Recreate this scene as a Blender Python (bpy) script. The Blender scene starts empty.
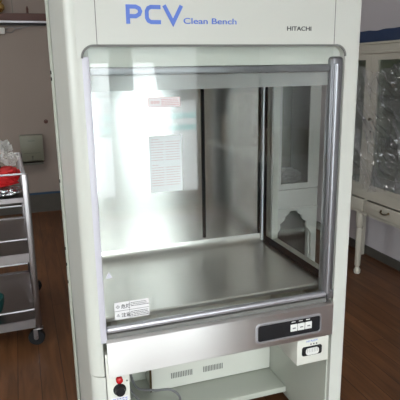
import bpy, bmesh, math, random
from mathutils import Vector, Matrix, noise
random.seed(7)
C = bpy.context.scene.collection
PI = math.pi

# ------------------------------------------------------------------ materials
def nt(name):
    m = bpy.data.materials.new(name); m.use_nodes = True
    t = m.node_tree; b = t.nodes['Principled BSDF']
    return m, t, b
def sv(b, **k):
    for n, v in k.items():
        b.inputs[n.replace('_', ' ')].default_value = v
def mat(name, col, rough=.5, metal=0., spec=.5, bump=0., bscale=60, var=0., vscale=6, **k):
    m, t, b = nt(name)
    sv(b, Base_Color=(*col, 1), Roughness=rough, Metallic=metal)
    b.inputs['Specular IOR Level'].default_value = spec
    for n, v in k.items(): b.inputs[n.replace('_', ' ')].default_value = v
    tc = t.nodes.new('ShaderNodeTexCoord')
    if var:
        n = t.nodes.new('ShaderNodeTexNoise'); n.inputs['Scale'].default_value = vscale; n.inputs['Detail'].default_value = 5
        t.links.new(tc.outputs['Object'], n.inputs['Vector'])
        r = t.nodes.new('ShaderNodeMix'); r.data_type = 'RGBA'
        r.inputs[6].default_value = (*[c*(1-var) for c in col], 1); r.inputs[7].default_value = (*[min(1, c*(1+var)) for c in col], 1)
        t.links.new(n.outputs['Fac'], r.inputs[0]); t.links.new(r.outputs[2], b.inputs['Base Color'])
    if bump:
        n = t.nodes.new('ShaderNodeTexNoise'); n.inputs['Scale'].default_value = bscale
        t.links.new(tc.outputs['Object'], n.inputs['Vector'])
        bp = t.nodes.new('ShaderNodeBump'); bp.inputs['Strength'].default_value = bump; bp.inputs['Distance'].default_value = .01
        t.links.new(n.outputs['Fac'], bp.inputs['Height']); t.links.new(bp.outputs[0], b.inputs['Normal'])
    return m
def brushed(name, col, rough, axis, aniso=0., strength=.06, metal=1.):
    """stainless steel with a fine grain running along one axis"""
    m, t, b = nt(name)
    sv(b, Base_Color=(*col, 1), Roughness=rough, Metallic=metal)
    tc = t.nodes.new('ShaderNodeTexCoord'); mp = t.nodes.new('ShaderNodeMapping')
    s = [260, 260, 260]; s[axis] = 3; mp.inputs['Scale'].default_value = s
    n = t.nodes.new('ShaderNodeTexNoise'); n.inputs['Scale'].default_value = 1
    t.links.new(tc.outputs['Object'], mp.inputs[0]); t.links.new(mp.outputs[0], n.inputs['Vector'])
    mr = t.nodes.new('ShaderNodeMapRange'); mr.inputs[3].default_value = rough*.93; mr.inputs[4].default_value = rough*1.08
    t.links.new(n.outputs['Fac'], mr.inputs[0]); t.links.new(mr.outputs[0], b.inputs['Roughness'])
    if aniso:
        tg = t.nodes.new('ShaderNodeTangent'); tg.direction_type = 'UV_MAP'
        t.links.new(tg.outputs[0], b.inputs['Tangent']); b.inputs['Anisotropic'].default_value = aniso; b.inputs['Anisotropic Rotation'].default_value = .25
    return m
def glass(name, tint=(1, 1, 1), ior=1.5, rough=0., milk=0., milkcol=(.8, .8, .8)):
    """thin pane: clear transmission with a Fresnel reflection"""
    m = bpy.data.materials.new(name); m.use_nodes = True; t = m.node_tree; t.nodes.clear()
    o = t.nodes.new('ShaderNodeOutputMaterial'); mx = t.nodes.new('ShaderNodeMixShader')
    f = t.nodes.new('ShaderNodeFresnel'); f.inputs[0].default_value = ior
    tr = t.nodes.new('ShaderNodeBsdfTransparent'); tr.inputs[0].default_value = (*tint, 1)
    g = t.nodes.new('ShaderNodeBsdfGlossy'); g.inputs['Roughness'].default_value = rough
    geo = t.nodes.new('ShaderNodeNewGeometry')
    sb = t.nodes.new('ShaderNodeMath'); sb.operation = 'SUBTRACT'; sb.inputs[0].default_value = 1.; t.links.new(geo.outputs['Backfacing'], sb.inputs[1])
    s2 = t.nodes.new('ShaderNodeMath'); s2.operation = 'MULTIPLY'; s2.inputs[1].default_value = 1.35; t.links.new(sb.outputs[0], s2.inputs[0])
    ad = t.nodes.new('ShaderNodeMath'); ad.operation = 'MULTIPLY'; ad.use_clamp = True; t.links.new(s2.outputs[0], ad.inputs[1])
    t.links.new(f.outputs[0], ad.inputs[0])
    t.links.new(ad.outputs[0], mx.inputs[0]); t.links.new(tr.outputs[0], mx.inputs[1]); t.links.new(g.outputs[0], mx.inputs[2])
    last = mx
    if milk:
        d = t.nodes.new('ShaderNodeBsdfDiffuse'); d.inputs[0].default_value = (*milkcol, 1)
        m2 = t.nodes.new('ShaderNodeMixShader'); m2.inputs[0].default_value = milk
        t.links.new(mx.outputs[0], m2.inputs[1]); t.links.new(d.outputs[0], m2.inputs[2]); last = m2
    t.links.new(last.outputs[0], o.inputs[0])
    return m
def emit(name, col, s):
    m, t, b = nt(name); sv(b, Base_Color=(.9, .9, .9, 1)); b.inputs['Emission Color'].default_value = (*col, 1); b.inputs['Emission Strength'].default_value = s
    return m
def wood_floor():
    m, t, b = nt('dark_wood_planks')
    tc = t.nodes.new('ShaderNodeTexCoord'); mp = t.nodes.new('ShaderNodeMapping'); mp.inputs['Rotation'].default_value = (0, 0, PI/2)
    br = t.nodes.new('ShaderNodeTexBrick'); br.offset = .37
    for n, v in (('Scale', 1), ('Brick Width', 1.8), ('Row Height', .11), ('Mortar Size', .0022), ('Mortar Smooth', .3)): br.inputs[n].default_value = v
    br.inputs['Color1'].default_value = (.108, .044, .018, 1); br.inputs['Color2'].default_value = (.135, .056, .023, 1); br.inputs['Mortar'].default_value = (.03, .012, .007, 1)
    t.links.new(tc.outputs['Object'], mp.inputs[0]); t.links.new(mp.outputs[0], br.inputs['Vector'])
    mp2 = t.nodes.new('ShaderNodeMapping'); mp2.inputs['Scale'].default_value = (14, 1.2, 1)
    n = t.nodes.new('ShaderNodeTexNoise'); n.inputs['Scale'].default_value = 2.2; n.inputs['Detail'].default_value = 7; n.inputs['Distortion'].default_value = .6
    t.links.new(tc.outputs['Object'], mp2.inputs[0]); t.links.new(mp2.outputs[0], n.inputs['Vector'])
    r = t.nodes.new('ShaderNodeMapRange'); r.inputs[1].default_value = .3; r.inputs[2].default_value = .7; r.inputs[3].default_value = .62; r.inputs[4].default_value = 1.3
    t.links.new(n.outputs['Fac'], r.inputs[0])
    mx = t.nodes.new('ShaderNodeMix'); mx.data_type = 'RGBA'; mx.blend_type = 'MULTIPLY'; mx.inputs[0].default_value = 1
    t.links.new(br.outputs['Color'], mx.inputs[6]); t.links.new(r.outputs[0], mx.inputs[7]); t.links.new(mx.outputs[2], b.inputs['Base Color'])
    b.inputs['Roughness'].default_value = .42; b.inputs['Specular IOR Level'].default_value = .35
    return m
M = dict(
    enamel=mat('pale_grey_green_enamel', (.60, .61, .565), .38, bump=.015, bscale=220),
    enamel_in=mat('grey_green_inner_enamel', (.50, .52, .46), .45),
    cream=mat('cream_enamel', (.70, .70, .64), .4),
    frame=mat('lilac_white_plastic', (.62, .61, .68), .35),
    alu=mat('satin_aluminium', (.22, .22, .235), .38, .85),
    alub=mat('bright_aluminium', (.55, .55, .59), .40, .8),
    apron=brushed('apron_steel', (.70, .68, .67), .36, 0, .92),
    back=brushed('rear_panel_steel', (.64, .63, .62), .22, 0, .92),
    work=brushed('work_surface_steel', (.82, .81, .78), .32, 0, .7),
    rod=mat('rod_aluminium', (.33, .33, .35), .35, .85),
    steel=mat('polished_steel', (.28, .26, .265), .28, 1.),
    black=mat('black_plastic', (.012, .012, .014), .45, 0., .3),
    gasket=mat('black_rubber', (.012, .012, .013), .85, 0., .08),
    seam=mat('seam_grey', (.16, .16, .15), .6),  # plain grey for seams, screws, gasket and vents
    blue=mat('blue_ink', (.09, .18, .62), .4),
    ink=mat('black_ink', (.03, .03, .035), .5),
    redink=mat('red_ink', (.62, .30, .30), .6),
    white=mat('white_plastic', (.78, .78, .76), .35),
    paper=mat('white_paper', (.78, .77, .78), .7),
    red=mat('red_lamp', (.45, .01, .015), .25),
    cable=mat('grey_cable', (.22, .22, .23), .5),
    glass=glass('clear_glass', (.97, .985, .975), 1.65),
    sideglass=glass('side_glass', (.92, .94, .92), 1.3),
    visor=glass('hazy_acrylic', (.8, .8, .8), 1.5, .1, .28, (.7, .7, .7)),
    cabglass=glass('old_cabinet_glass', (.9, .93, .9), 1.5, .02),
    wall=mat('taupe_plaster', (.31, .258, .228), .8, bump=.03, bscale=90, var=.05, vscale=2),
    wallr=mat('pale_lilac_plaster', (.50, .46, .48), .85, bump=.02, var=.04, vscale=2),
    ceil=mat('white_ceiling', (.72, .71, .68), .9),
    floor=wood_floor(),
    redwood=mat('dark_red_wood', (.085, .022, .014), .45, var=.2, vscale=9),
    tile=mat('dark_grey_base', (.075, .068, .058), .5, var=.2, vscale=9),
    bluetape=mat('blue_strip', (.02, .06, .13), .5),
    box=mat('olive_grey_enamel', (.20, .20, .155), .35),
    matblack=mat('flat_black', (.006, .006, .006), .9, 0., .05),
    boxd=mat('dark_olive', (.10, .10, .08), .5),
    cab=mat('aged_cream_paint', (.40, .37, .315), .5, var=.06, vscale=5),
    cab2=mat('white_cabinet_paint', (.50, .49, .475), .5, var=.03, vscale=5),
    cabin=mat('grey_green_cabinet_lining', (.30, .31, .24), .7),
    brass=mat('dark_brass', (.10, .07, .035), .4, 1.),
    gold=mat('polished_brass', (.75, .55, .20), .2, 1.),
    tarp=mat('navy_tarpaulin', (.010, .026, .075), .55, bump=.2, bscale=14),
    redcloth=mat('red_fabric', (.62, .012, .015), .8, bump=.1, bscale=120),
    foil=mat('silver_foil', (.8, .8, .82), .2, 1., bump=.5, bscale=30),
    crump=mat('white_crumpled_paper', (.86, .85, .83), .9, bump=.05, bscale=40),
    cloth=mat('white_cotton', (.82, .82, .86), .9, bump=.1, bscale=70),
    teal=mat('dark_teal_plastic', (.01, .07, .065), .4),
    rubber=mat('caster_rubber', (.010, .010, .011), .6, 0., .2),
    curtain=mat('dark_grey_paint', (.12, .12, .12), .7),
    asphalt=mat('pale_concrete_paving', (.45, .45, .46), .9, var=.1, vscale=1),
    van=mat('white_car_paint', (.75, .75, .75), .2),
    vanglass=mat('dark_windscreen', (.03, .035, .04), .05),
    rail=mat('pale_teal_rail', (.35, .62, .62), .5),
    facade=mat('pale_facade', (.22, .22, .22), .9, var=.05, vscale=.7),
    carton=mat('brown_carton', (.24, .17, .11), .8),
    desk=mat('desk_laminate', (.42, .40, .36), .5),
    lamp=emit('fill_light_diffuser', (1, .97, .92), 18.),  # glow of the added ceiling fill lights
)
def film():
    m = bpy.data.materials.new('clear_plastic_film'); m.use_nodes = True; t = m.node_tree; t.nodes.clear()
    o = t.nodes.new('ShaderNodeOutputMaterial'); mx = t.nodes.new('ShaderNodeMixShader')
    f = t.nodes.new('ShaderNodeFresnel'); f.inputs[0].default_value = 1.8
    tr = t.nodes.new('ShaderNodeBsdfTransparent'); tr.inputs[0].default_value = (.985, .985, .985, 1)
    g = t.nodes.new('ShaderNodeBsdfGlossy'); g.inputs['Roughness'].default_value = .12
    geo = t.nodes.new('ShaderNodeNewGeometry'); sb = t.nodes.new('ShaderNodeMath'); sb.operation = 'SUBTRACT'; sb.inputs[0].default_value = 1.; t.links.new(geo.outputs['Backfacing'], sb.inputs[1])
    ml = t.nodes.new('ShaderNodeMath'); ml.operation = 'MULTIPLY'; t.links.new(sb.outputs[0], ml.inputs[0]); t.links.new(f.outputs[0], ml.inputs[1])
    t.links.new(ml.outputs[0], mx.inputs[0]); t.links.new(tr.outputs[0], mx.inputs[1]); t.links.new(g.outputs[0], mx.inputs[2])
    df = t.nodes.new('ShaderNodeBsdfDiffuse'); df.inputs[0].default_value = (.85, .85, .88, 1); m2 = t.nodes.new('ShaderNodeMixShader'); m2.inputs[0].default_value = .07
    t.links.new(mx.outputs[0], m2.inputs[1]); t.links.new(df.outputs[0], m2.inputs[2]); t.links.new(m2.outputs[0], o.inputs[0])
    return m
M['film'] = film()

# ------------------------------------------------------------------ mesh builder (world coordinates; shifted to the parent's origin on build)
class MB:
    def __init__(s): s.bm = bmesh.new()
    def box(s, x0, x1, y0, y1, z0, z1, bev=0, seg=2):
        b = bmesh.new(); bmesh.ops.create_cube(b, size=1)
        for v in b.verts: v.co = Vector((x0+(x1-x0)*(v.co.x+.5), y0+(y1-y0)*(v.co.y+.5), z0+(z1-z0)*(v.co.z+.5)))
        if bev: bmesh.ops.bevel(b, geom=b.edges[:], offset=bev, segments=seg, affect='EDGES', profile=.5)
        s.join(b); return s
    def join(s, b):
        me = bpy.data.meshes.new('t'); b.to_mesh(me); b.free(); s.bm.from_mesh(me); bpy.data.meshes.remove(me)
    def prism(s, pts, d, axis='y', bev=0):
        """pts: 2D outline; swept along axis over d=(a,b)"""
        b = bmesh.new()
        def mk(p, t):
            return {'y': (p[0], t, p[1]), 'x': (t, p[0], p[1]), 'z': (p[0], p[1], t)}[axis]
        A = [b.verts.new(mk(p, d[0])) for p in pts]; B = [b.verts.new(mk(p, d[1])) for p in pts]
        b.faces.new(A); b.faces.new(B[::-1]); n = len(pts)
        for i in range(n): b.faces.new((A[i], B[i], B[(i+1) % n], A[(i+1) % n]))
        bmesh.ops.recalc_face_normals(b, faces=b.faces[:])
        if bev:
            bmesh.ops.bevel(b, geom=[e for e in b.edges if abs(e.calc_face_angle(0)) > .6], offset=bev, segments=2, affect='EDGES', profile=.5)
        s.join(b); return s
    def ring(s, outer, inner, d, axis='y'):
        """frame between two outlines with the same number of points"""
        b = bmesh.new()
        def mk(p, t):
            return {'y': (p[0], t, p[1]), 'x': (t, p[0], p[1]), 'z': (p[0], p[1], t)}[axis]
        L = [[b.verts.new(mk(p, t)) for p in o] for o, t in ((outer, d[0]), (inner, d[0]), (inner, d[1]), (outer, d[1]))]
        n = len(outer)
        for k in range(4):
            P, Q = L[k], L[(k+1) % 4]
            for i in range(n): b.faces.new((P[i], P[(i+1) % n], Q[(i+1) % n], Q[i]))
        bmesh.ops.recalc_face_normals(b, faces=b.faces[:]); s.join(b); return s
    def cyl(s, a, b_, r, n=20, r2=None):
        a = Vector(a); b_ = Vector(b_); d = b_-a
        b = bmesh.new(); bmesh.ops.create_cone(b, cap_ends=True, segments=n, radius1=r, radius2=r if r2 is None else r2, depth=d.length)
        mx = Matrix.Translation((a+b_)/2) @ d.to_track_quat('Z', 'Y').to_matrix().to_4x4()
        bmesh.ops.transform(b, matrix=mx, verts=b.verts); s.join(b); return s
    def lathe(s, cx, cy, prof, n=24):
        b = bmesh.new(); R = []
        for r, z in prof: R.append([b.verts.new((cx+r*math.cos(2*PI*i/n), cy+r*math.sin(2*PI*i/n), z)) for i in range(n)])
        for k in range(len(R)-1):
            for i in range(n): b.faces.new((R[k][i], R[k][(i+1) % n], R[k+1][(i+1) % n], R[k+1][i]))
        b.faces.new(R[0][::-1]); b.faces.new(R[-1]); bmesh.ops.recalc_face_normals(b, faces=b.faces[:]); s.join(b); return s
    def ball(s, c, r, sc=(1, 1, 1)):
        b = bmesh.new(); bmesh.ops.create_uvsphere(b, u_segments=20, v_segments=12, radius=r)
        for v in b.verts: v.co = Vector((v.co.x*sc[0]+c[0], v.co.y*sc[1]+c[1], v.co.z*sc[2]+c[2]))
        s.join(b); return s
    def tube(s, pts, r, n=10, closed=False):
        P = []
        m = len(pts); pts = [Vector(p) for p in pts]
        seg = 8
        rng = m if closed else m-1
        for i in range(rng):   # Catmull-Rom
            p0 = pts[(i-1) % m] if closed or i > 0 else pts[i]; p1 = pts[i]; p2 = pts[(i+1) % m]; p3 = pts[(i+2) % m] if closed or i+2 < m else pts[(i+1) % m]
            for k in range(seg):
                t = k/seg
                P.append(.5*((2*p1)+(p2-p0)*t+(2*p0-5*p1+4*p2-p3)*t*t+(3*p1-p0-3*p2+p3)*t**3))
        if not closed: P.append(pts[-1])
        b = bmesh.new(); R = []
        for i, p in enumerate(P):
            q = (P[(i+1) % len(P)] if closed or i+1 < len(P) else P[i]) - (P[i-1] if closed or i > 0 else P[i])
            q.normalize(); u = q.orthogonal() if i == 0 else (u - q*u.dot(q)); u.normalize(); w = q.cross(u)
            R.append([b.verts.new(p+u*r*math.cos(2*PI*j/n)+w*r*math.sin(2*PI*j/n)) for j in range(n)])
        for k in range(len(R) if closed else len(R)-1):
            A, B = R[k], R[(k+1) % len(R)]
            for j in range(n): b.faces.new((A[j], A[(j+1) % n], B[(j+1) % n], B[j]))
        if not closed: b.faces.new(R[0][::-1]); b.faces.new(R[-1])
        bmesh.ops.recalc_face_normals(b, faces=b.faces[:]); s.join(b); return s
    def build(s, name, m, parent=None, smooth=True, uv=False):
        off = Vector((0, 0, 0)); p = parent
        while p: off += p.location; p = p.parent
        if name in SHIFT: pass
        for v in s.bm.verts: v.co -= off
        me = bpy.data.meshes.new(name)
        if uv:
            l = s.bm.loops.layers.uv.new('UVMap')
            for f in s.bm.faces:
                nn = f.normal
                for lp in f.loops:
                    c = lp.vert.co
                    if abs(nn.z) > .8: lp[l].uv = (c.x, c.y)
                    elif abs(nn.x) > .8: lp[l].uv = (c.y, c.z)
                    else: lp[l].uv = (c.x, c.z)
        s.bm.to_mesh(me); s.bm.free()
        if smooth:
            me.shade_smooth()
            try: me.set_sharp_from_angle(angle=R(35))
            except Exception: pass
        me.materials.append(M[m] if isinstance(m, str) else m)
        o = bpy.data.objects.new(name, me); C.objects.link(o)
        if parent: o.parent = parent
        return o
SHIFT = set()
def R(d): return d*PI/180
def rrect(x0, x1, z0, z1, r, n=6):
    P = []
    rr = r if isinstance(r, (tuple, list)) else (r, r, r, r)   # BL, BR, TR, TL
    for (cx, cz, a, q) in ((x0+rr[0], z0+rr[0], 180, rr[0]), (x1-rr[1], z0+rr[1], 270, rr[1]), (x1-rr[2], z1-rr[2], 0, rr[2]), (x0+rr[3], z1-rr[3], 90, rr[3])):
        for k in range(n+1):
            t = R(a+90*k/n); P.append((cx+q*math.cos(t), cz+q*math.sin(t)))
    return P
def tag(o, label=None, cat=None, group=None, kind=None):
    if label: o['label'] = label
    if cat: o['category'] = cat
    if group: o['group'] = group
    if kind: o['kind'] = kind
    return o
def thing(name, loc, label, cat, group=None, rz=0):
    o = bpy.data.objects.new(name, None); C.objects.link(o); o.location = loc; o.rotation_euler.z = rz
    o.empty_display_size = .1
    return tag(o, label, cat, group)
def struct(name, mb, m, **k):
    return tag(mb.build(name, m, **k), kind='structure')
def text_mb(txt, x, z, y, size, ext=.0006, sx=1, width=None):
    """flat lettering facing -y, left-bottom at (x, z)"""
    cu = bpy.data.curves.new('t', 'FONT'); cu.body = txt; cu.size = size; cu.extrude = ext; cu.offset = .012*size
    ob = bpy.data.objects.new('t', cu); C.objects.link(ob)
    dg = bpy.context.evaluated_depsgraph_get(); me = bpy.data.meshes.new_from_object(ob.evaluated_get(dg))
    mb = MB(); mb.bm.from_mesh(me)
    bpy.data.objects.remove(ob); bpy.data.meshes.remove(me)
    xs = [v.co.x for v in mb.bm.verts]
    if not xs: return mb
    x0, x1 = min(xs), max(xs); k = (width/(x1-x0)) if width else sx
    for v in mb.bm.verts: v.co = Vector((x+(v.co.x-x0)*k, y-v.co.z-ext, z+v.co.y))
    return mb
def stroke_mb(lines, w, y, ext=.0012, closed=False):
    """bold strokes in the xz plane with mitred joints"""
    mb = MB()
    for pts in lines:
        n = len(pts); L = []; Q = []
        for i in range(n):
            p = Vector(pts[i]); a = (p-Vector(pts[i-1])).normalized() if i else None; c = (Vector(pts[i+1])-p).normalized() if i+1 < n else None
            if a is None: a = c
            if c is None: c = a
            na = Vector((-a.y, a.x)); nc = Vector((-c.y, c.x)); mi = (na+nc).normalized(); k = w/2/max(.35, mi.dot(na))
            L.append(p+mi*k); Q.append(p-mi*k)
        for i in range(n-1):
            mb.prism([L[i], L[i+1], Q[i+1], Q[i]], (y-ext, y))
    return mb

# ------------------------------------------------------------------ the room
XL, XR, YB, YF, H = -3.2, 2.42, 4.35, -4.0, 2.75
struct('floor', MB().box(XL-.1, XR+.1, YF-.1, YB+.1, -.06, 0), 'floor', smooth=False)
struct('ceiling', MB().box(XL-.1, XR+.1, YF-.1, YB+.1, H, H+.08), 'ceil', smooth=False)
struct('wall_back', MB().box(XL-.1, XR+.1, YB, YB+.1, 0, H), 'wall', smooth=False)
struct('wall_right', MB().box(XR, XR+.1, YF, YB, 0, H), 'wallr', smooth=False)
LW = (-1.2, 1.0, 1.2, 2.1)
struct('wall_left', MB().box(XL-.1, XL, YF, LW[0], 0, H).box(XL-.1, XL, LW[1], YB, 0, H).box(XL-.1, XL, LW[0], LW[1], 0, LW[2]).box(XL-.1, XL, LW[0], LW[1], LW[3], H), 'wall', smooth=False)
f3 = MB().ring([(LW[0], LW[2]), (LW[1], LW[2]), (LW[1], LW[3]), (LW[0], LW[3])], [(LW[0]+.05, LW[2]+.05), (LW[1]-.05, LW[2]+.05), (LW[1]-.05, LW[3]-.05), (LW[0]+.05, LW[3]-.05)], (XL-.08, XL-.02), 'x')
for q in (1, 2): f3.box(XL-.075, XL-.025, LW[0]+(LW[1]-LW[0])*q/3-.025, LW[0]+(LW[1]-LW[0])*q/3+.025, LW[2]+.05, LW[3]-.05)
w3 = struct('window_3', f3, 'alu', smooth=False)  # unseen window, added to brighten the bench's left side
MB().box(XL-.053, XL-.047, LW[0]+.05, LW[1]-.05, LW[2]+.05, LW[3]-.05).build('window_glass', 'glass', w3, smooth=False)
# wall behind the camera: two tall shop windows between piers
w = MB()
WZ0, WZ1 = .12, 2.35
W1 = (-1.9, .76); W2 = (.93, 1.72)
w.box(XL-.1, W1[0], YF-.1, YF, 0, H).box(W1[1], W2[0], YF-.1, YF, 0, H).box(W2[1], XR+.1, YF-.1, YF, 0, H)
for a, b in (W1, W2): w.box(a, b, YF-.1, YF, 0, WZ0).box(a, b, YF-.1, YF, WZ1, H)
struct('wall_front', w, 'curtain', smooth=False)
for i, (a, b) in enumerate((W1, W2)):
    f = MB(); f.ring([(a, WZ0), (b, WZ0), (b, WZ1), (a, WZ1)], [(a+.04, WZ0+.04), (b-.04, WZ0+.04), (b-.04, WZ1-.04), (a+.04, WZ1-.04)], (YF-.08, YF-.02))
    k = 2 if i == 0 else 0
    for q in range(1, k+1): xx = a+(b-a)*q/(k+1); f.box(xx-.02, xx+.02, YF-.075, YF-.025, WZ0+.04, WZ1-.04)
    f.box(a+.04, b-.04, YF-.075, YF-.025, 1.93, 1.96)
    wo = struct('window_%d' % (i+1), f, 'alu', smooth=False)
    MB().box(a+.04, b-.04, YF-.053, YF-.047, WZ0+.04, WZ1-.04).build('window_glass', 'glass', wo, smooth=False)
# baseboards and trim on the far wall
bb = MB().box(XL, XR, YB-.02, YB, 0, .2)
struct('baseboard_back', bb, 'tile', smooth=False)
struct('trim_1', MB().box(XL, XR, YB-.024, YB, .2, .218), 'bluetape', smooth=False)
struct('baseboard_right', MB().box(XR-.018, XR, YF, YB-.03, 0, .07, .003), 'tile', smooth=False)
struct('trim_2', MB().box(XL, XR, YB-.045, YB, 2.015, 2.085, .004), 'redwood', smooth=False)
struct('trim_3', MB().box(XL, XR, YB-.035, YB, 1.995, 2.0145, .002), 'alub', smooth=False)
struct('trim_4', MB().box(XL, XR, YB-.03, YB, 1.97, 1.994, .002), 'black', smooth=False)
for n, x in enumerate((-.82, -.17, .48)): struct('trim_%d' % (5+n), MB().box(x-.004, x+.004, YB-.006, YB, 2.086, H), 'seam', smooth=False)

# ------------------------------------------------------------------ the clean bench
B = thing('clean_bench', (.42, .33, 0), 'tall pale grey-green laboratory clean bench with glass front window and stainless work surface', 'clean bench')
BX0, BX1, BD, BH = -.057, .910, .66, 1.95
ZT, ZA, ZB = 1.572, .637, .519
# left side: post wrapping round to the side, rounded front corner
def wrap_profile(x0, x1, y0, y1, r, left=True, n=10):
    P = []
    if left:
        P = [(x1, y0), (x0+r+.003, y0)]
        for k in range(n+1):
            t = R(270-90*k/n); P.append((x0+r+r*math.cos(t), y0+r+r*math.sin(t)))
        P += [(x0, y0+r+.003), (x0, y1), (x0+.02, y1), (x0+.02, y0+.05+r), (x1, y0+.05+r)]
    else:
        P = [(x0, y0), (x1-r-.003, y0)]
        for k in range(n+1):
            t = R(270+90*k/n); P.append((x1-r+r*math.cos(t), y0+r+r*math.sin(t)))
        P += [(x1, y1), (x1-.02, y1), (x1-.02, y0+.04+r), (x0, y0+.04+r)]
    return P
def post(z0, z1, x0, x1, r, left, d=BD):
    return MB().prism(wrap_profile(x0, x1, 0, d, r, left), (z0, z1), 'z')
o = post(.5225, BH, BX0, -.0163, .045, True).build('left_side_panel', 'enamel', B)
o = post(.03, .519, BX0+.002, -.012, .045, True).build('lower_side_panel', 'enamel', B)
st = MB().box(BX0-.010, BX0-.001, BD-.07, BD, .03, BH, .002).build('rear_edge_strip', 'enamel_in', B)
for z in (1.50, 1.475, 1.07, .78, .71, .63): MB().cyl((BX0-.0095, BD-.058, z), (BX0-.0135, BD-.058, z), .007, 14).build('screw', 'black', st)
rp_ = MB().prism(wrap_profile(.851, BX1, 0, .055, .012, False)[:-3]+[(BX1, .058), (.851, .058)], (.03, BH), 'z')
rp_.box(BX1-.02, BX1, .0585, BD, .03, .715).box(BX1-.02, BX1, .0585, BD, 1.52, BH).box(BX1-.03, BX1, .575, BD, .715, 1.52)
rp_.box(.848, BX1, .0585, .574, .700, .7155).box(.848, BX1, .0585, .574, 1.515, 1.525)
rp_.build('right_side_panel', 'enamel', B)
# inner face of the right side under the work surface (grey-green) and its rear
MB().box(.846, .8515, .02, BD, .03, .60).build('inner_side_panel', 'enamel_in', B, smooth=False)
# header with the rounded upper window corners
hz = 1.95
hd = MB()
n = 8; rr = .035
out = [(-.0165, ZT-rr)]
for k in range(n+1):
    t = R(180-90*k/n); out.append((-.0165+rr+rr*math.cos(t), ZT-rr+rr*math.sin(t)))
out[0] = (-.030, ZT-rr)
for k in range(n+1):
    t = R(90-90*k/n); out.append((.851-rr+rr*math.cos(t), ZT-rr+rr*math.sin(t)))
out += [(.865, ZT-rr), (.865, hz), (-.030, hz)]
hd.prism(out, (-.0004, .03))
hdr = hd.build('header_panel', 'enamel', B)
MB().box(.0275, .0295, -.0012, .0005, ZT+.001, hz).build('panel_seam', 'seam', hdr, smooth=False)
MB().box(.8045, .8065, -.0012, .0005, ZT+.001, hz).build('panel_seam', 'seam', hdr, smooth=False)
# dark gasket round the opening
gs = MB()
pp = [(-.0165, ZA+.02)]
for k in range(n+1):
    t = R(180-90*k/n); pp.append((-.0165+rr+rr*math.cos(t), ZT-rr+rr*math.sin(t)))
for k in range(n+1):
    t = R(90-90*k/n); pp.append((.851-rr+rr*math.cos(t), ZT-rr+rr*math.sin(t)))
pp.append((.851, ZA+.02))
stroke_mb([pp[1:-1]], .0065, .001, .003).build('opening_gasket', 'seam', B)
# lettering
u = .0525; x = .114; z = 1.632
P_ = [[(x+.007, z), (x+.007, z+u-.0055), (x+.030, z+u-.0055), (x+.040, z+u-.010), (x+.0435, z+u-.018), (x+.040, z+u-.026), (x+.030, z+u-.0315), (x+.012, z+u-.0315)]]
xc = x+.057
C_ = [[(xc+.047, z+u-.0055), (xc+.018, z+u-.0055), (xc+.010, z+u-.009), (xc+.0055, z+u-.017), (xc+.0055, z+.017), (xc+.010, z+.009), (xc+.018, z+.0055), (xc+.047, z+.0055)]]
xv = x+.110
V_ = [[(xv+.0045, z+u), (xv+.031, z+.004), (xv+.0575, z+u)]]
stroke_mb(P_+C_+V_, .0115, -.0006).build('lettering', 'blue', hdr, smooth=False)
text_mb('Clean Bench', .287, 1.634, -.0006, .0235, width=.170).build('lettering', 'blue', hdr, smooth=False)
text_mb('HITACHI', .631, 1.617, -.0006, .0185, width=.087).build('lettering', 'ink', hdr, smooth=False)
# opaque body above, rear panel, floor
MB().box(-.016, .85, .05, BD-.02, 1.63, BH-.01).build('filter_housing', 'enamel_in', B, smooth=False)
MB().box(-.016, .85, .031, .05, 1.512, 1.63, .001).build('recess_strip', 'enamel', B, smooth=False)
MB().box(-.016, .85, .018, .045, 1.488, 1.511, .004).build('upper_rail', 'alu', B)
MB().box(-.012, .826, .030, .034, 1.442, 1.487).build('hazy_visor', 'visor', B, smooth=False)
bpn = MB().box(-.012, .838, .587, .60, .71+.04, 1.60)
back = bpn.build('rear_panel', 'back', B, smooth=False, uv=True)
MB().box(.538, .553, .583, .5868, .76, 1.51, .001).build('dark_strip', 'gasket', back, smooth=False)  # narrow dark vertical strip on the rear panel
# cove between rear panel and work surface, then the surface itself with a raised front lip
cv = [( .587, .75)]
for k in range(9):
    t = R(0-90*k/8); cv.append((.547+.04*math.cos(t), .75+.04*math.sin(t)))
prof = cv + [(.05, .71), (.045, .705), (.05, .69), (.60, .69), (.60, .75)]
MB().prism(prof, (-.012, .838), 'x').build('work_surface', 'work', B, uv=True)
# left inner wall
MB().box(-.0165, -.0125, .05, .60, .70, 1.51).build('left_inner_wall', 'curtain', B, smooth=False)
# side glass on the right with rubber gasket and rear corner upright
sg = MB().box(.842, .846, .06, .565, .735, 1.505).build('side_glass', 'sideglass', B, smooth=False)
MB().ring([(.045, .71), (.585, .71), (.585, 1.53), (.045, 1.53)], [(.065, .742), (.560, .742), (.560, 1.50), (.065, 1.50)], (.8385, .8415), 'x').build('rubber_gasket', 'gasket', sg, smooth=False)
MB().box(.810, .819, .582, .5865, .75, 1.51).build('rear_seal', 'gasket', B, smooth=False)
MB().cyl((.829, .577, .71), (.829, .577, 1.51), .007, 16).build('rear_upright', 'alub', B)
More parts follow.
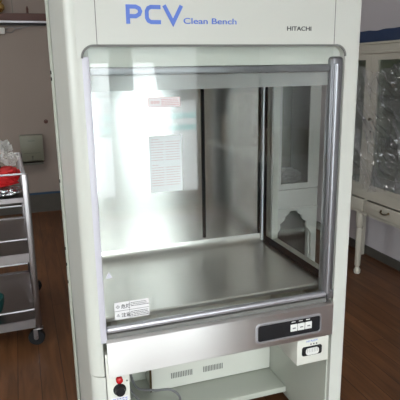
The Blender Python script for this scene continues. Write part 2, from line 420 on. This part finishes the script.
# front sash: lilac-white left stile, aluminium pillar on the right, glass and bottom rail
MB().box(-.0178, .003, -.002, .03, ZA+.004, ZT-.03, .004).build('left_sash_guide', 'frame', B)
pl = MB().box(.806, .851, .004, .045, ZA+.03, ZT-.035, .012, 4).build('right_sash_pillar', 'alu', B)
MB().cyl((.822, .002, ZA+.05), (.822, .002, ZT-.06), .0095, 20).build('pillar_rod', 'rod', pl)
sash = MB().box(.002, .812, .012, .016, .668, ZT-.002).build('front_glass', 'glass', B, smooth=False)
MB().box(.003, .82, -.004, .020, .674, .692, .007, 4).build('glass_bottom_rail', 'alub', sash)
MB().box(.003, .82, -.001, .026, .652, .668, .002).build('glass_lower_seal', 'seam', sash)
bk = MB().box(.822, .846, -.004, .004, .664, .70, .002).build('corner_bracket', 'alu', B)
for z in (.672, .692): MB().cyl((.835, -.004, z), (.835, -.0065, z), .0035, 12).build('screw', 'seam', bk)
# stickers on the glass
def notice(x0, x1, z0, z1, y, rows, parent, cols=1, ink='ink', name='notice'):
    s_ = MB().box(x0, x1, y-.0006, y, z0, z1).build(name, 'paper', parent, smooth=False)
    m = MB()
    for i in range(rows):
        zz = z1-(z1-z0)*(i+1)/(rows+1)
        xx = x0+(x1-x0)*.07
        while xx < x1-(x1-x0)*.12:
            l = random.uniform(.02, .10)*(x1-x0)*2
            l = min(l, x1-(x1-x0)*.06-xx); m.box(xx, xx+l, y-.0012, y-.0007, zz-.0012, zz+.0012); xx += l+.003
    m.build('printed_text', ink, s_, smooth=False)
    return s_
warn = MB().box(.034, .149, .0109, .0117, .712, .772).build('warning_sticker', 'paper', sash, smooth=False)
m = MB().box(.034, .149, .0105, .0108, .7412, .7422).box(.0835, .0845, .0105, .0108, .712, .772)
m.build('sticker_rule', 'ink', warn, smooth=False)
for z, t, sh in ((.750, '危険', 4), (.720, '注意', 3)):
    g = text_mb(t, .056, z, .0108, .016, .0002)
    if len(g.bm.verts) > 8: g.build('lettering', 'ink', warn, smooth=False)
    cx, cz = .0455, z+.0065
    pts = [(cx+.0065*math.sin(2*PI*k/sh), cz+.0065*math.cos(2*PI*k/sh)) for k in range(sh)]; ins = [(cx+.0048*math.sin(2*PI*k/sh), cz+.0048*math.cos(2*PI*k/sh)) for k in range(sh)]
    MB().ring(pts, ins, (.0104, .0108)).box(cx-.0006, cx+.0006, .0104, .0108, cz-.003, cz+.003).build('warning_symbol', 'ink', warn, smooth=False)
m = MB()
for z in (.765, .7595, .754, .734, .7285, .723, .7175):
    xx = .088
    while xx < .140: l = random.uniform(.004, .012); m.box(xx, xx+l, .0104, .0108, z-.001, z+.001); xx += l+.002
m.build('printed_text', 'ink', warn, smooth=False)
st2 = MB().box(.173, .274, .0109, .0117, 1.392, 1.421).build('caution_sticker', 'paper', sash, smooth=False)
m = MB().ring([(.1735, 1.3925), (.2735, 1.3925), (.2735, 1.4205), (.1735, 1.4205)], [(.1745, 1.3935), (.2725, 1.3935), (.2725, 1.4195), (.1745, 1.4195)], (.0104, .0108))
for q in range(3): m.ring(rrect(.181+q*.010, .188+q*.010, 1.403, 1.410, .001, 1), rrect(.1825+q*.010, .1865+q*.010, 1.4045, 1.4085, .0005, 1), (.0104, .0108))
for z in (1.4145, 1.409, 1.4035, 1.398):
    xx = .214
    while xx < .266: l = random.uniform(.003, .010); m.box(xx, xx+l, .0104, .0108, z-.001, z+.001); xx += l+.002
m.build('printed_text', 'redink', st2, smooth=False)
sh = MB().box(.305, .447, .5852, .5866, .990, 1.232).build('instruction_sheet', 'paper', back, smooth=False)
for blk, (za, zb) in enumerate(((1.218, 1.125), (1.108, 1.01))):
    zz = za; m = MB()
    while zz > zb:
        for xa, xb in (((.313, .368), (.376, .438)) if zz < za-.004 else ((.316, .345),)):
            xx = xa
            while xx < xb-.004: l = random.uniform(.004, .014); l = min(l, xb-xx); m.box(xx, xx+l, .5844, .5851, zz-.0009, zz+.0009); xx += l+.0025
        zz -= .011
    m.build('printed_text', 'redink', sh, smooth=False)
tri = MB().prism([(.012, .86), (.034, .86), (.023, .88)], (.0112, .0117)).build('triangle_mark', 'frame', sash, smooth=False)
# stainless apron with lip and control recess
ap = MB()
ap.prism([(.03, ZA+.022), (-.008, ZA+.010), (-.0125, ZA+.007), (-.013, ZA+.004), (-.013, ZB+.002), (-.011, ZB), (.03, ZB), (.03, ZB+.02), (-.002, ZB+.02), (-.002, ZA-.01), (.03, ZA+.01)], (-.0005, .844), 'x')
apron = ap.build('stainless_apron', 'apron', B, uv=True)
dp = MB().prism(rrect(.532, .789, .546, .613, .012), (-.0145, -.0130)).build('control_panel', 'black', apron)
MB().ring(rrect(.528, .793, .542, .617, .015), rrect(.534, .787, .548, .611, .010), (-.0180, -.0132)).build('panel_frame', 'alub', dp)
for k in range(3):
    sw = MB().box(.664+k*.030, .692+k*.030, -.0190, -.0146, .566, .594, .002).build('switch', 'white', dp)
    MB().box(.672+k*.030, .684+k*.030, -.0202, -.0190, .5775, .5815).build('switch_mark', 'alu', sw, smooth=False)
m = MB()
for k in range(3): m.box(.669+k*.030, .685+k*.030, -.0149, -.0146, .6005, .604)
m.build('printed_text', 'white', dp, smooth=False)
# power panel on the lower left
pw = MB().box(-.008, .069, .0, .05, .03, .60, .002).build('power_panel', 'cream', B)
l = MB().cyl((.034, -.012, .503), (.034, .0, .503), .0115, 24).ball((.034, -.012, .503), .0112, (1, .5, 1)).build('indicator_lamp', 'red', pw)
kb = MB().cyl((.034, -.004, .464), (.034, .0, .464), .0215, 32).cyl((.034, -.020, .464), (.034, -.004, .464), .0155, 32, .0175)
kb.build('knob', 'black', pw)
MB().cyl((.060, -.002, .492), (.060, .0, .492), .003, 12).build('screw', 'seam', pw)
notice(.005, .062, .385, .437, -.0002, 6, pw, name='label_plate', ink='blue')
# outlet box on the lower right
ob = MB().box(.702, .836, -.004, .16, .411, .530, .003).build('outlet_box', 'cream', B)
w_ = MB().prism(rrect(.722, .806, .447, .484, .008), (-.0065, -.004)).build('dial_window', 'black', ob)
MB().prism(rrect(.737, .791, .451, .478, .010), (-.0105, -.0066)).build('dial_wheel', 'white', w_)
m = MB()
for k in range(7): m.box(.742+k*.007, .743+k*.007, -.0112, -.0106, .462, .476)
m.build('printed_text', 'alu', w_, smooth=False)
text_mb('AIR FLOW', .738, .502, -.0042, .009, .0002, width=.05).build('lettering', 'blue', ob, smooth=False)
m = MB()
for k in range(3): m.box(.757+k*.012, .762+k*.012, -.0046, -.0042, .489, .494)
m.build('printed_text', 'ink', ob, smooth=False)
# fan/equipment box at the back of the knee space with vents, shelf, rear wall
eq = MB().box(.253, .843, .50, .62, .085, .60, .004).build('equipment_box', 'cream', B)
for (xa, xb, zc) in ((.345, .450, .148), (.500, .600, .148)):
    vg = MB()
    nn = 13
    for k in range(nn): xx = xa+(xb-xa)*k/nn; vg.box(xx, xx+(xb-xa)/nn*.5, .4985, .5001, zc-.014, zc+.014)
    vg.build('vent_grille', 'seam', eq, smooth=False)
MB().box(.07, .844, .335, .62, .055, .082, .003).build('lower_shelf', 'enamel_in', B)
MB().box(-.046, .846, .625, .65, .03, 1.62).build('rear_wall', 'enamel_in', B, smooth=False)
MB().box(.10, .249, .43, .60, .26, .60, .004).build('transformer_housing', 'cream', B)
MB().box(.244, .2525, .492, .4995, .09, .50).build('cable_clip', 'brass', B, smooth=False)
MB().tube([(.15, .5, .27), (.16, .40, .20), (.22, .33, .21), (.29, .30, .215), (.33, .31, .16), (.32, .34, .10)], .005).build('cable', 'cable', B)
MB().tube([(.10, .5, .27), (.14, .38, .19), (.20, .33, .13), (.28, .31, .10), (.34, .36, .09)], .004).build('cable', 'cable', B)
MB().box(BX0+.01, .90, .05, BD-.01, BH-.01, BH+.01, .004).build('top_cover', 'enamel', B)
for x in (-.035, .875):
    for y in (.05, .60): MB().cyl((x, y, 0), (x, y, .032), .016, 16).build('foot', 'black', B)

# ------------------------------------------------------------------ wall box and small wall items
T = thing('towel_dispenser', (-.11, YB, .5), 'olive grey metal dispenser box with keyhole on the taupe wall left of the bench', 'dispenser')
x0, x1 = -.225, .005
bd = MB().prism([(YB, .565), (YB-.11, .585), (YB-.12, .60), (YB-.12, .80), (YB-.105, .86), (YB, .86)], (x0, x1), 'x', .004).build('casing', 'box', T)
MB().box(x0+.008, x1-.008, YB-.095, YB-.002, .545, .566).build('towel_slot', 'boxd', T, smooth=False)
MB().box(x0+.03, x1-.03, YB-.1215, YB-.1195, .672, .676).build('casing_line', 'boxd', bd, smooth=False)
MB().box(x0+.08, x1-.08, YB-.1225, YB-.119, .80, .806).build('latch_slot', 'boxd', bd, smooth=False)
MB().cyl((-.11, YB-.120, .635), (-.11, YB-.123, .635), .011, 16).box(-.115, -.105, YB-.1235, YB-.12, .605, .632).build('keyhole', 'boxd', bd)
tag(MB().cyl((.06, YB, .99), (.06, YB-.02, .99), .022, 16).cyl((.06, YB-.02, .99), (.06, YB-.05, .99), .014, 16).build('wall_hook', 'redwood'), 'small brown round hook on the taupe wall just beside the bench', 'hook')
T = thing('wall_device', (-.33, YB, 1.9), 'small white wall device with thin wires under the dark red rail', 'wall device')
MB().box(-.42, -.262, YB-.05, YB, 1.885, 1.945, .01).build('casing', 'white', T)
MB().tube([(-.262, YB-.02, 1.93), (-.20, YB-.01, 1.955), (-.12, YB-.01, 1.94), (-.06, YB-.01, 1.958), (-.02, YB-.01, 1.965)], .004).build('wire', 'cable', T)
MB().tube([(-.262, YB-.02, 1.91), (-.20, YB-.01, 1.90), (-.16, YB-.01, 1.935), (-.10, YB-.01, 1.955)], .004).build('wire', 'cable', T)
T = thing('brass_bell', (-.29, YB-.03, 2.088), 'shiny brass ornament sitting on the dark red wall rail, top left', 'ornament')
MB().lathe(-.29, YB-.06, [(.02, 2.088), (.03, 2.10), (.045, 2.115), (.05, 2.14), (.04, 2.165), (.02, 2.18), (.03, 2.195), (.028, 2.215), (.008, 2.23)]).build('bell_body', 'gold', T)
tag(MB().lathe(-.03, YB-.055, [(.012, 2.0855), (.010, 2.11), (.013, 2.12), (.006, 2.15)], 12).build('wall_peg', 'redwood'), 'thin dark peg standing up on the dark red wall rail', 'peg')

# ------------------------------------------------------------------ trolley (built in local coordinates, then turned)
TX, TY, TR = -.205, 1.30, R(1.5)
T = thing('steel_trolley', (0, 0, 0), 'stainless steel utility trolley with guard rails and black casters at the left edge', 'trolley')
TW, TD = .44, .78
def caster(leg, x, y, rot):
    c, s = math.cos(rot), math.sin(rot)
    m = MB().cyl((x, y, .10), (x, y, .125), .014, 14)
    hub = Vector((x, y, 0))+Vector((c, s, 0))*.018
    ax = Vector((-s, c, 0))
    for k in (-1, 1):
        a = hub+ax*.017*k
        m.box(a.x-.012, a.x+.012, a.y-.0015, a.y+.0015, .042, .102)
    m.box(x-.022, x+.022, y-.022, y+.022, .098, .103, .002)
    b = m.build('caster_fork', 'steel', leg)
    hc = Vector((hub.x, hub.y, .045))
    MB().cyl(hc-ax*.013, hc+ax*.013, .045, 28).build('caster_wheel', 'rubber', leg)
    MB().cyl(hc-ax*.019, hc+ax*.019, .012, 16).build('caster_hub', 'steel', leg)
for (x, y, r_) in ((0, 0, PI-.25), (-TW, 0, 1.9), (0, TD, .0), (-TW, TD, 2.6)):
    g = MB().box(x-.017, x+.017, y-.017, y+.017, .125, .985, .003).build('post', 'steel', T)
    caster(g, x, y, r_)
def shelf(z, dn=.045, name='shelf'):
    m = MB()
    m.box(-TW+.012, -.012, .012, TD-.012, z-.004, z)
    m.box(-TW+.017, -.017, -.012, -.008, z-dn, z+.006).box(-TW+.017, -.017, TD+.008, TD+.012, z-dn, z+.006)
    m.box(-.0085, -.0045, .017, TD-.017, z-dn, z+.006).box(-TW+.0045, -TW+.0085, .017, TD-.017, z-dn, z+.006)
    m.build(name, 'steel', T, smooth=False)
def rail(z):
    m = MB()
    for a, b in (((-TW, 0), (0, 0)), ((0, 0), (0, TD)), ((0, TD), (-TW, TD)), ((-TW, TD), (-TW, 0))):
        m.cyl((a[0], a[1]-.0, z), (b[0], b[1], z), .0058, 12)
    m.build('guard_rail', 'alub', T)
shelf(.855, .02); shelf(.545); shelf(.155)
for z in (.985, .628, .215): rail(z)
def fabric(name, m, w, d, h, seed, c, parent=None, folds=10, amp=.02, flat=.5, rz=0):
    """a rumpled bundle with real thickness"""
    b = bmesh.new(); bmesh.ops.create_icosphere(b, subdivisions=5, radius=1)
    for v in b.verts:
        p = v.co.copy()
        sx = math.copysign(abs(p.x)**.6, p.x); sy = math.copysign(abs(p.y)**.6, p.y); sz = math.copysign(abs(p.z)**.7, p.z)
        q = Vector((p.x*folds*.35, p.y*folds*.2, p.z*folds*.5))+Vector((seed, seed*2, 0))
        nz = noise.noise(q)+.5*noise.noise(q*2.3)
        rg = abs(noise.noise(q*1.4+Vector((9, 2, 4))))
        k = 1+nz*amp*8-rg*amp*10
        v.co = Vector((sx*w/2*k, sy*d/2*k, max(0, (sz+1)/2*h*k)))
    mx = Matrix.Rotation(rz, 4, 'Z'); bmesh.ops.transform(b, matrix=mx, verts=b.verts)
    mb = MB(); mb.join(b)
    for v in mb.bm.verts: v.co += Vector(c)
    o = mb.build(name, m, parent)
    o.data.shade_smooth()
    return o
T.location = (TX, TY, 0); T.rotation_euler.z = TR
def tp(x, y, z):
    c, s = math.cos(TR), math.sin(TR); return (TX+c*x-s*y, TY+s*x+c*y, z)
tag(fabric('red_cloth', 'redcloth', .38, .30, .095, 1.3, tp(-.205, .18, .900), folds=7, amp=.015), 'folded bright red cloth lying on top of the steel trolley', 'cloth')
tag(fabric('foil_pouch', 'foil', .36, .20, .032, 4.1, tp(-.205, .13, .8605), folds=16, amp=.02), 'shiny silver foil pouch under the red cloth on the trolley', 'pouch')
def crumple(name, m, c, w, h, t, seed, rot):
    """a crumpled sheet folded to and fro, with its thickness"""
    b = bmesh.new(); N = 26
    G = [[None]*(N+1) for _ in range(N+1)]
    for i in range(N+1):
        for j in range(N+1):
            a, e = i/N-.5, j/N-.5
            q = Vector((a*3.1+seed, e*3.1, seed)); y = abs(noise.noise(q))*t*2+abs(noise.noise(q*2.7))*t*.9
            G[i][j] = b.verts.new((a*w*(1+.15*noise.noise(q*1.3)), y, e*h*(1+.25*noise.noise(q*1.1+Vector((5, 5, 5))))))
    for i in range(N):
        for j in range(N): b.faces.new((G[i][j], G[i+1][j], G[i+1][j+1], G[i][j+1]))
    bmesh.ops.solidify(b, geom=b.faces[:], thickness=.003)
    bmesh.ops.transform(b, matrix=Matrix.Translation(c) @ rot.to_4x4(), verts=b.verts)
    mb = MB(); mb.join(b); o = mb.build(name, m); return o
from mathutils import Euler
o = crumple('crumpled_paper', 'crump', tp(-.135, .26, 1.095), .17, .10, .05, 2.2, Euler((R(-35), R(-24), R(10))).to_matrix())
tag(o, 'white crumpled paper on the red cloth on the trolley, larger and rising piece', 'paper')
o = crumple('crumpled_paper', 'crump', tp(-.085, .14, 1.062), .12, .075, .035, 7.2, Euler((R(-30), R(20), R(-10))).to_matrix())
tag(o, 'smaller white crumpled paper drooping to the right below the larger piece', 'paper')
m = MB().tube([tp(-.22, .08, 1.012), tp(-.17, .07, 1.07), tp(-.12, .06, 1.02), tp(-.16, .10, 1.012), tp(-.24, .09, 1.05)], .009)
m.build
o = m.build('black_cable', 'black'); tag(o, 'looped black cable lying beside the white paper on the trolley', 'cable')
for z, dx, lab in ((.5455, -.245, 'dark teal plastic bowl on the middle shelf of the trolley'), (.1555, -.26, 'dark teal plastic bowl on the bottom shelf of the trolley')):
    p = tp(dx, .16, 0)
    tag(MB().lathe(p[0], p[1], [(.05, z), (.075, z+.02), (.088, z+.07), (.09, z+.10), (.084, z+.10), (.07, z+.03), (.045, z+.012)], 28).build('plastic_bowl', 'teal'), lab, 'bowl')

# ------------------------------------------------------------------ cream cabinet along the right wall
CX, CY0, CY1 = 2.04, .99, 1.93
K = thing('glass_cabinet', (CX+.18, 1.46, 0), 'old cream painted glass-door cabinet on turned legs against the right wall', 'cabinet')
ym = (CY0+CY1)/2; CXB = 2.40
b = MB()
b.box(CX, CXB, CY0, CY1, 1.60, 1.645, .004)            # top
b.box(CX+.01, CXB, CY0+.01, CY1-.01, .60, .675, .002)  # waist
b.box(CX+.02, CXB, CY0+.02, CY1-.02, .48, .50)        # underside
b.box(CXB-.015, CXB, CY0+.01, CY1-.01, .48, 1.60)
b.box(CX+.012, CXB, CY0+.004, CY0+.03, .48, 1.60).box(CX+.012, CXB, CY1-.03, CY1-.004, .48, 1.60)
b.box(CX+.012, CX+.03, ym-.012, ym+.012, .48, .60)
b.build('carcass', 'cab', K)
MB().box(CXB-.02, CXB-.016, CY0+.032, CY1-.032, .676, 1.598).build('lining', 'cabin', K, smooth=False)
MB().box(CX-.012, CX+.02, CY0-.008, CY1+.008, 1.645, 1.66, .005).box(CX-.006, CX+.012, CY0, CY1, 1.585, 1.602, .004).build('cornice', 'cab', K)
for z in (.98, 1.29): MB().box(CX+.04, CXB-.02, CY0+.032, CY1-.032, z, z+.008).build('glass_shelf', 'cabglass', K, smooth=False)
for side, (a, e) in ((1, (CY0+.006, ym-.001)), (-1, (ym+.001, CY1-.006))):
    fr = .062
    d = MB().ring([(a, .679), (e, .679), (e, 1.583), (a, 1.583)], [(a+fr, .679+fr*.5), (e-fr, .679+fr*.5), (e-fr, 1.583-fr*.6), (a+fr, 1.583-fr*.6)], (CX-.004, CX+.016), 'x').build('door', 'cab', K, smooth=False)
    MB().box(CX+.004, CX+.008, a+fr-.003, e-fr+.003, .679+fr*.5-.003, 1.583-fr*.6+.003).build('glass_pane', 'cabglass', d, smooth=False)
    yk = e-.03 if side == 1 else a+.03
    MB().cyl((CX-.004, yk, 1.16), (CX-.012, yk, 1.16), .005, 12).ball((CX-.02, yk, 1.16), .011).build('knob', 'brass', d)
    MB().cyl((CX-.004, yk, 1.075), (CX-.0065, yk, 1.075), .006, 12).build('keyhole', 'black', d)
    dr = MB().box(CX-.002, CX+.016, a+.012, e-.012, .507, .592, .004).build('drawer', 'cab', K)
    yc = (a+e)/2
    MB().tube([(CX-.003, yc-.036, .560), (CX-.016, yc-.030, .553), (CX-.018, yc, .546), (CX-.016, yc+.030, .553), (CX-.003, yc+.036, .560)], .0045).ball((CX-.003, yc-.038, .561), .008).ball((CX-.003, yc+.038, .561), .008).build('drawer_pull', 'brass', dr)
for y in (1.04, CY1-.03): MB().box(CXB-.04, CXB-.012, y-.014, y+.014, 0, .479, .002).build('leg', 'cab', K)
for y in (1.02, 1.555, CY1-.03):
    for x in (CX+.045,):
        MB().lathe(x, y, [(.016, 0), (.024, .008), (.026, .03), (.018, .045), (.014, .055), (.021, .07), (.022, .20), (.024, .34), (.017, .36), (.027, .375), (.027, .40), (.03, .41), (.03, .479)], 20).build('leg', 'cab', K)
# navy tarpaulin bundle on top
b = bmesh.new(); nx, ny = 10, 30
def tz(i, j): return 1.733+.012*noise.noise(Vector((i*.4, j*.25, 3)))
G = [[b.verts.new((CX-.012+(CXB-CX+.01)*i/nx, CY0-.03+(CY1-CY0+.05)*j/ny, tz(i, j))) for j in range(ny+1)] for i in range(nx+1)]
L = [[b.verts.new((CX-.012+(CXB-CX+.01)*i/nx, CY0-.03+(CY1-CY0+.05)*j/ny, 1.661)) for j in range(ny+1)] for i in range(nx+1)]
for i in range(nx):
    for j in range(ny): b.faces.new((G[i][j], G[i+1][j], G[i+1][j+1], G[i][j+1])); b.faces.new((L[i][j], L[i][j+1], L[i+1][j+1], L[i+1][j]))
for j in range(ny):
    b.faces.new((L[0][j], G[0][j], G[0][j+1], L[0][j+1])); b.faces.new((L[nx][j], L[nx][j+1], G[nx][j+1], G[nx][j]))
for i in range(nx):
    b.faces.new((L[i][0], L[i+1][0], G[i+1][0], G[i][0])); b.faces.new((L[i][ny], G[i][ny], G[i+1][ny], L[i+1][ny]))
bmesh.ops.recalc_face_normals(b, faces=b.faces[:])
mb = MB(); mb.join(b); tag(mb.build('folded_tarpaulin', 'tarp'), 'folded navy blue tarpaulin lying on top of the cream cabinet', 'tarpaulin')
# clear plastic film draped down the cabinet front
def filmsheet(y0, y1, z0, z1, x, seed, amp=.03, N=70):
    b = bmesh.new()
    G = []
    for i in range(N+1):
        row = []
        for j in range(N+1):
            y = y0+(y1-y0)*i/N; z = z0+(z1-z0)*j/N
            u_ = (y-y0)*math.cos(.9)+(z-z0)*math.sin(.9); v_ = -(y-y0)*math.sin(.9)+(z-z0)*math.cos(.9)
            q = Vector((u_*4.0, v_*16, seed)); a = abs(noise.noise(q))+.5*abs(noise.noise(q*2.3))+.3*noise.noise(Vector((y*5, z*5, seed)))
            row.append(b.verts.new((min(x-a*amp, CX-.030), y+.06*noise.noise(Vector((z*4, seed, 1))), z+.06*noise.noise(Vector((y*5, seed, 7))))))
        G.append(row)
    for i in range(N):
        for j in range(N): b.faces.new((G[i][j], G[i+1][j], G[i+1][j+1], G[i][j+1]))
    bmesh.ops.solidify(b, geom=b.faces[:], thickness=.0008)
    mb = MB(); mb.join(b); o = mb.build('plastic_film', 'film'); o.data.shade_smooth(); return o
tag(filmsheet(1.0, 1.62, .72, 1.50, CX-.032, 3.3, .10), 'crumpled clear plastic film hanging over the cream cabinet glass doors', 'plastic film')

# ------------------------------------------------------------------ white narrow cabinet seen through the side glass
N_ = thing('display_cabinet', (1.62, 1.93, 0), 'narrow white glass-door cabinet with scalloped base seen through the bench side glass', 'cabinet')
a, e, yf, yb = 1.425, 1.835, 1.74, 2.14
b = MB().box(a, e, yf+.018, yb, 1.60, 1.65, .004).box(a, e, yf+.018, yb, .60, .665).box(a, a+.02, yf+.018, yb, .10, 1.60).box(e-.02, e, yf+.018, yb, .10, 1.60).box(a, e, yb-.015, yb, .10, 1.60)
b.build('carcass', 'cab2', N_)
MB().box(a+.021, e-.021, yb-.02, yb-.016, .666, 1.599).build('lining', 'cabin', N_, smooth=False)
fr = .085
d = MB().ring([(a, .655), (e, .655), (e, 1.60), (a, 1.60)], [(a+fr+.02, .69), (e-fr, .69), (e-fr, 1.54), (a+fr+.02, 1.54)], (yf-.002, yf+.016)).build('door', 'cab2', N_, smooth=False)
MB().box(a+fr+.017, e-fr+.003, yf+.006, yf+.010, .687, 1.543).build('glass_pane', 'cabglass', d, smooth=False)
MB().ball((a+.04, yf-.012, 1.10), .012).build('knob', 'brass', d)
MB().box(a, e, yf, yf+.017, .505, .645, .004).box(a-.004, e+.004, yf-.008, yf+.012, .498, .508, .002).build('drawer', 'cab2', N_)
# scalloped skirt: ogee opening
cx = (a+e)/2+.01; hw = .17
half = [(.030, .485), (.040, .462), (.066, .448), (.070, .425), (.090, .405), (.112, .392), (.104, .370), (.112, .345), (.135, .325), (.150, .29), (.155, .02)]
sk = MB()
left = [(a, .498), (cx, .498), (cx, .485)] + [(cx-p[0], p[1]) for p in half] + [(a, .02)]
right = [(e, .498), (cx, .498), (cx, .485)] + [(cx+p[0], p[1]) for p in half] + [(e, .02)]
sk.prism(left, (yf, yf+.018)).prism(right, (yf, yf+.018)); sk.build('scalloped_skirt', 'cab2', N_, smooth=False)
for x in (a+.03, e-.03):
    for y in (yf+.05, yb-.03): MB().box(x-.022, x+.022, y-.022, y+.022, 0, .60, .003).build('leg', 'cab2', N_)
MB().box(a+.02, e-.02, yf+.085, yf+.095, .0, .495).build('gap_shade_board', 'matblack', N_, smooth=False)  # flat black sheet standing in for the shade under the cabinet
tag(fabric('folded_linen', 'cloth', .24, .22, .10, 8.8, (1.64, 1.92, .667), folds=14, amp=.02), 'rumpled white cloth bundle inside the narrow white cabinet', 'cloth')

# ------------------------------------------------------------------ things behind the camera (seen in reflections)
D = thing('work_desk', (2.0, -3.1, 0), 'pale laminate work desk carrying brown cartons', 'desk')
MB().box(1.75, 2.38, -3.9, -2.3, .70, .74, .004).build('desktop', 'desk', D)
for x in (1.80, 2.33):
    for y in (-3.85, -2.35): MB().box(x-.02, x+.02, y-.02, y+.02, 0, .70).build('leg', 'alu', D)
for (x, y, z, w_, d_, h_, lab) in ((2.0, -3.4, .741, .4, .4, .30, 'large brown carton on the desk'), (2.1, -2.75, .741, .36, .42, .22, 'low brown carton on the desk'), (2.02, -3.4, 1.042, .3, .3, .22, 'small brown carton on top of the large carton')):
    q = thing('carton', (x, y, z), lab, 'carton', 'cartons on the desk')
    MB().box(x-w_/2, x+w_/2, y-d_/2, y+d_/2, z, z+h_, .004).build('carton_body', 'carton', q)
    MB().box(x-.025, x+.025, y-d_/2-.001, y+d_/2+.001, z+h_*.75, z+h_+.001).build('packing_tape', 'desk', q, smooth=False)
# street outside
tag(MB().box(-14, 16, -26, YF-.1, -.16, -.06).build('ground', 'asphalt', smooth=False), kind='structure')
tag(MB().box(-14, 16, -26.4, -26, -.1, 3.4).build('facade', 'facade', smooth=False), 'pale building front across the street, reflected in glass', 'building')
V = thing('van', (2.3, -12, -.06), 'small white van parked on the street, reflected in the glass', 'van')
vx0, vx1 = 1.6, 3.05; vy = -10.8; g = -.06
MB().prism([(vy, g+.30), (vy+.0, g+.95), (vy-.25, g+1.12), (vy-.65, g+1.75), (vy-3.2, g+1.78), (vy-3.25, g+.30)], (vx0, vx1), 'x', .05).build('body', 'van', V)
MB().prism([(vy-.27, g+1.15), (vy-.62, g+1.68), (vy-.66, g+1.68), (vy-.31, g+1.15)], (vx0+.1, vx1-.1), 'x').build('windscreen', 'vanglass', V)
for s in (-1, 1):
    cxv = (vx0+vx1)/2+s*.52
    MB().ball((cxv, vy+.0, g+.80), .12, (1, .3, .7)).build('headlight', 'alub', V)
    for yy in (vy-.5, vy-2.6): MB().cyl(((vx0+vx1)/2+s*.60, yy, g+.27), ((vx0+vx1)/2+s*.72, yy, g+.27), .27, 28).build('wheel', 'rubber', V)
MB().box((vx0+vx1)/2-.17, (vx0+vx1)/2+.17, vy+.0, vy+.02, g+.45, g+.60).build('number_plate', 'white', V, smooth=False)
MB().box(vx0+.05, vx1-.05, vy-.02, vy+.015, g+.30, g+.42, .01).box((vx0+vx1)/2-.3, (vx0+vx1)/2+.3, vy-.01, vy+.01, g+.66, g+.86).build('grille', 'black', V)
RL = thing('street_railing', (1, -8, -.06), 'pale teal street railing outside, reflected in the glass', 'railing')
MB().box(-4, 7, -8.03, -7.97, .62, .72).box(-4, 7, -8.03, -7.97, .40, .50).build('rail', 'rail', RL, smooth=False)
for x in (-4, -2, 0, 2, 4, 6): MB().box(x-.04, x+.04, -8.09, -8.032, -.06, .76).build('railing_post', 'alub', RL, smooth=False)
# unseen ceiling fill lights, added to brighten the room
for i, (x, y, lab) in enumerate(((-.3, -1.9, 'unseen fill light added on the ceiling nearer the shop windows'), (-.6, 2.4, 'unseen fill light added on the ceiling behind the bench'))):
    F = thing('ceiling_fill_light', (x, y, H), lab, 'ceiling light', 'added ceiling fill lights')
    MB().box(x-.65, x+.65, y-.12, y+.12, H-.03, H-.001, .004).build('housing', 'white', F)
    MB().box(x-.62, x+.62, y-.09, y+.09, H-.055, H-.031, .008).build('diffuser', 'lamp', F)

# ------------------------------------------------------------------ world, camera, view
wd = bpy.data.worlds.new('World'); bpy.context.scene.world = wd; wd.use_nodes = True
bg = wd.node_tree.nodes['Background']; bg.inputs[0].default_value = (.93, .97, 1, 1); bg.inputs[1].default_value = 10.0
for a_, b_ in (W1, W2):   # daylight portals in the two windows
    ld = bpy.data.lights.new('window_portal', 'AREA'); ld.shape = 'RECTANGLE'; ld.size = b_-a_; ld.size_y = WZ1-WZ0; ld.cycles.is_portal = True
    lo = bpy.data.objects.new('window_portal', ld); C.objects.link(lo); lo.location = ((a_+b_)/2, YF-.12, (WZ0+WZ1)/2); lo.rotation_euler = (R(90), 0, 0)
ld = bpy.data.lights.new('window_portal', 'AREA'); ld.shape = 'RECTANGLE'; ld.size = LW[1]-LW[0]; ld.size_y = LW[3]-LW[2]; ld.cycles.is_portal = True  # portal for the added left-wall window
lo = bpy.data.objects.new('window_portal', ld); C.objects.link(lo); lo.location = (XL-.12, (LW[0]+LW[1])/2, (LW[2]+LW[3])/2); lo.rotation_euler = (R(90), 0, R(-90))
cd = bpy.data.cameras.new('camera'); cam = bpy.data.objects.new('camera', cd); C.objects.link(cam)
yaw, pitch, roll, f = .3248, .2428, .0167, 525.0
cam.location = (-.1979, -1.5669, 1.5)
fw = Vector((math.sin(yaw)*math.cos(pitch), math.cos(yaw)*math.cos(pitch), -math.sin(pitch)))
r = Vector((math.cos(yaw), -math.sin(yaw), 0)); d = fw.cross(r)
r2 = math.cos(roll)*r+math.sin(roll)*d; d2 = -math.sin(roll)*r+math.cos(roll)*d
cam.rotation_euler = Matrix((r2, -d2, -fw)).transposed().to_euler()
cd.sensor_fit = 'HORIZONTAL'; cd.sensor_width = 36; cd.lens = 36*f/400; cd.clip_start = .02
cd.dof.use_dof = False
sc = bpy.context.scene; sc.camera = cam
vs = sc.view_settings; vs.view_transform = 'Standard'; vs.look = 'None'; vs.gamma = 1; vs.use_curve_mapping = False; vs.exposure = 0.46
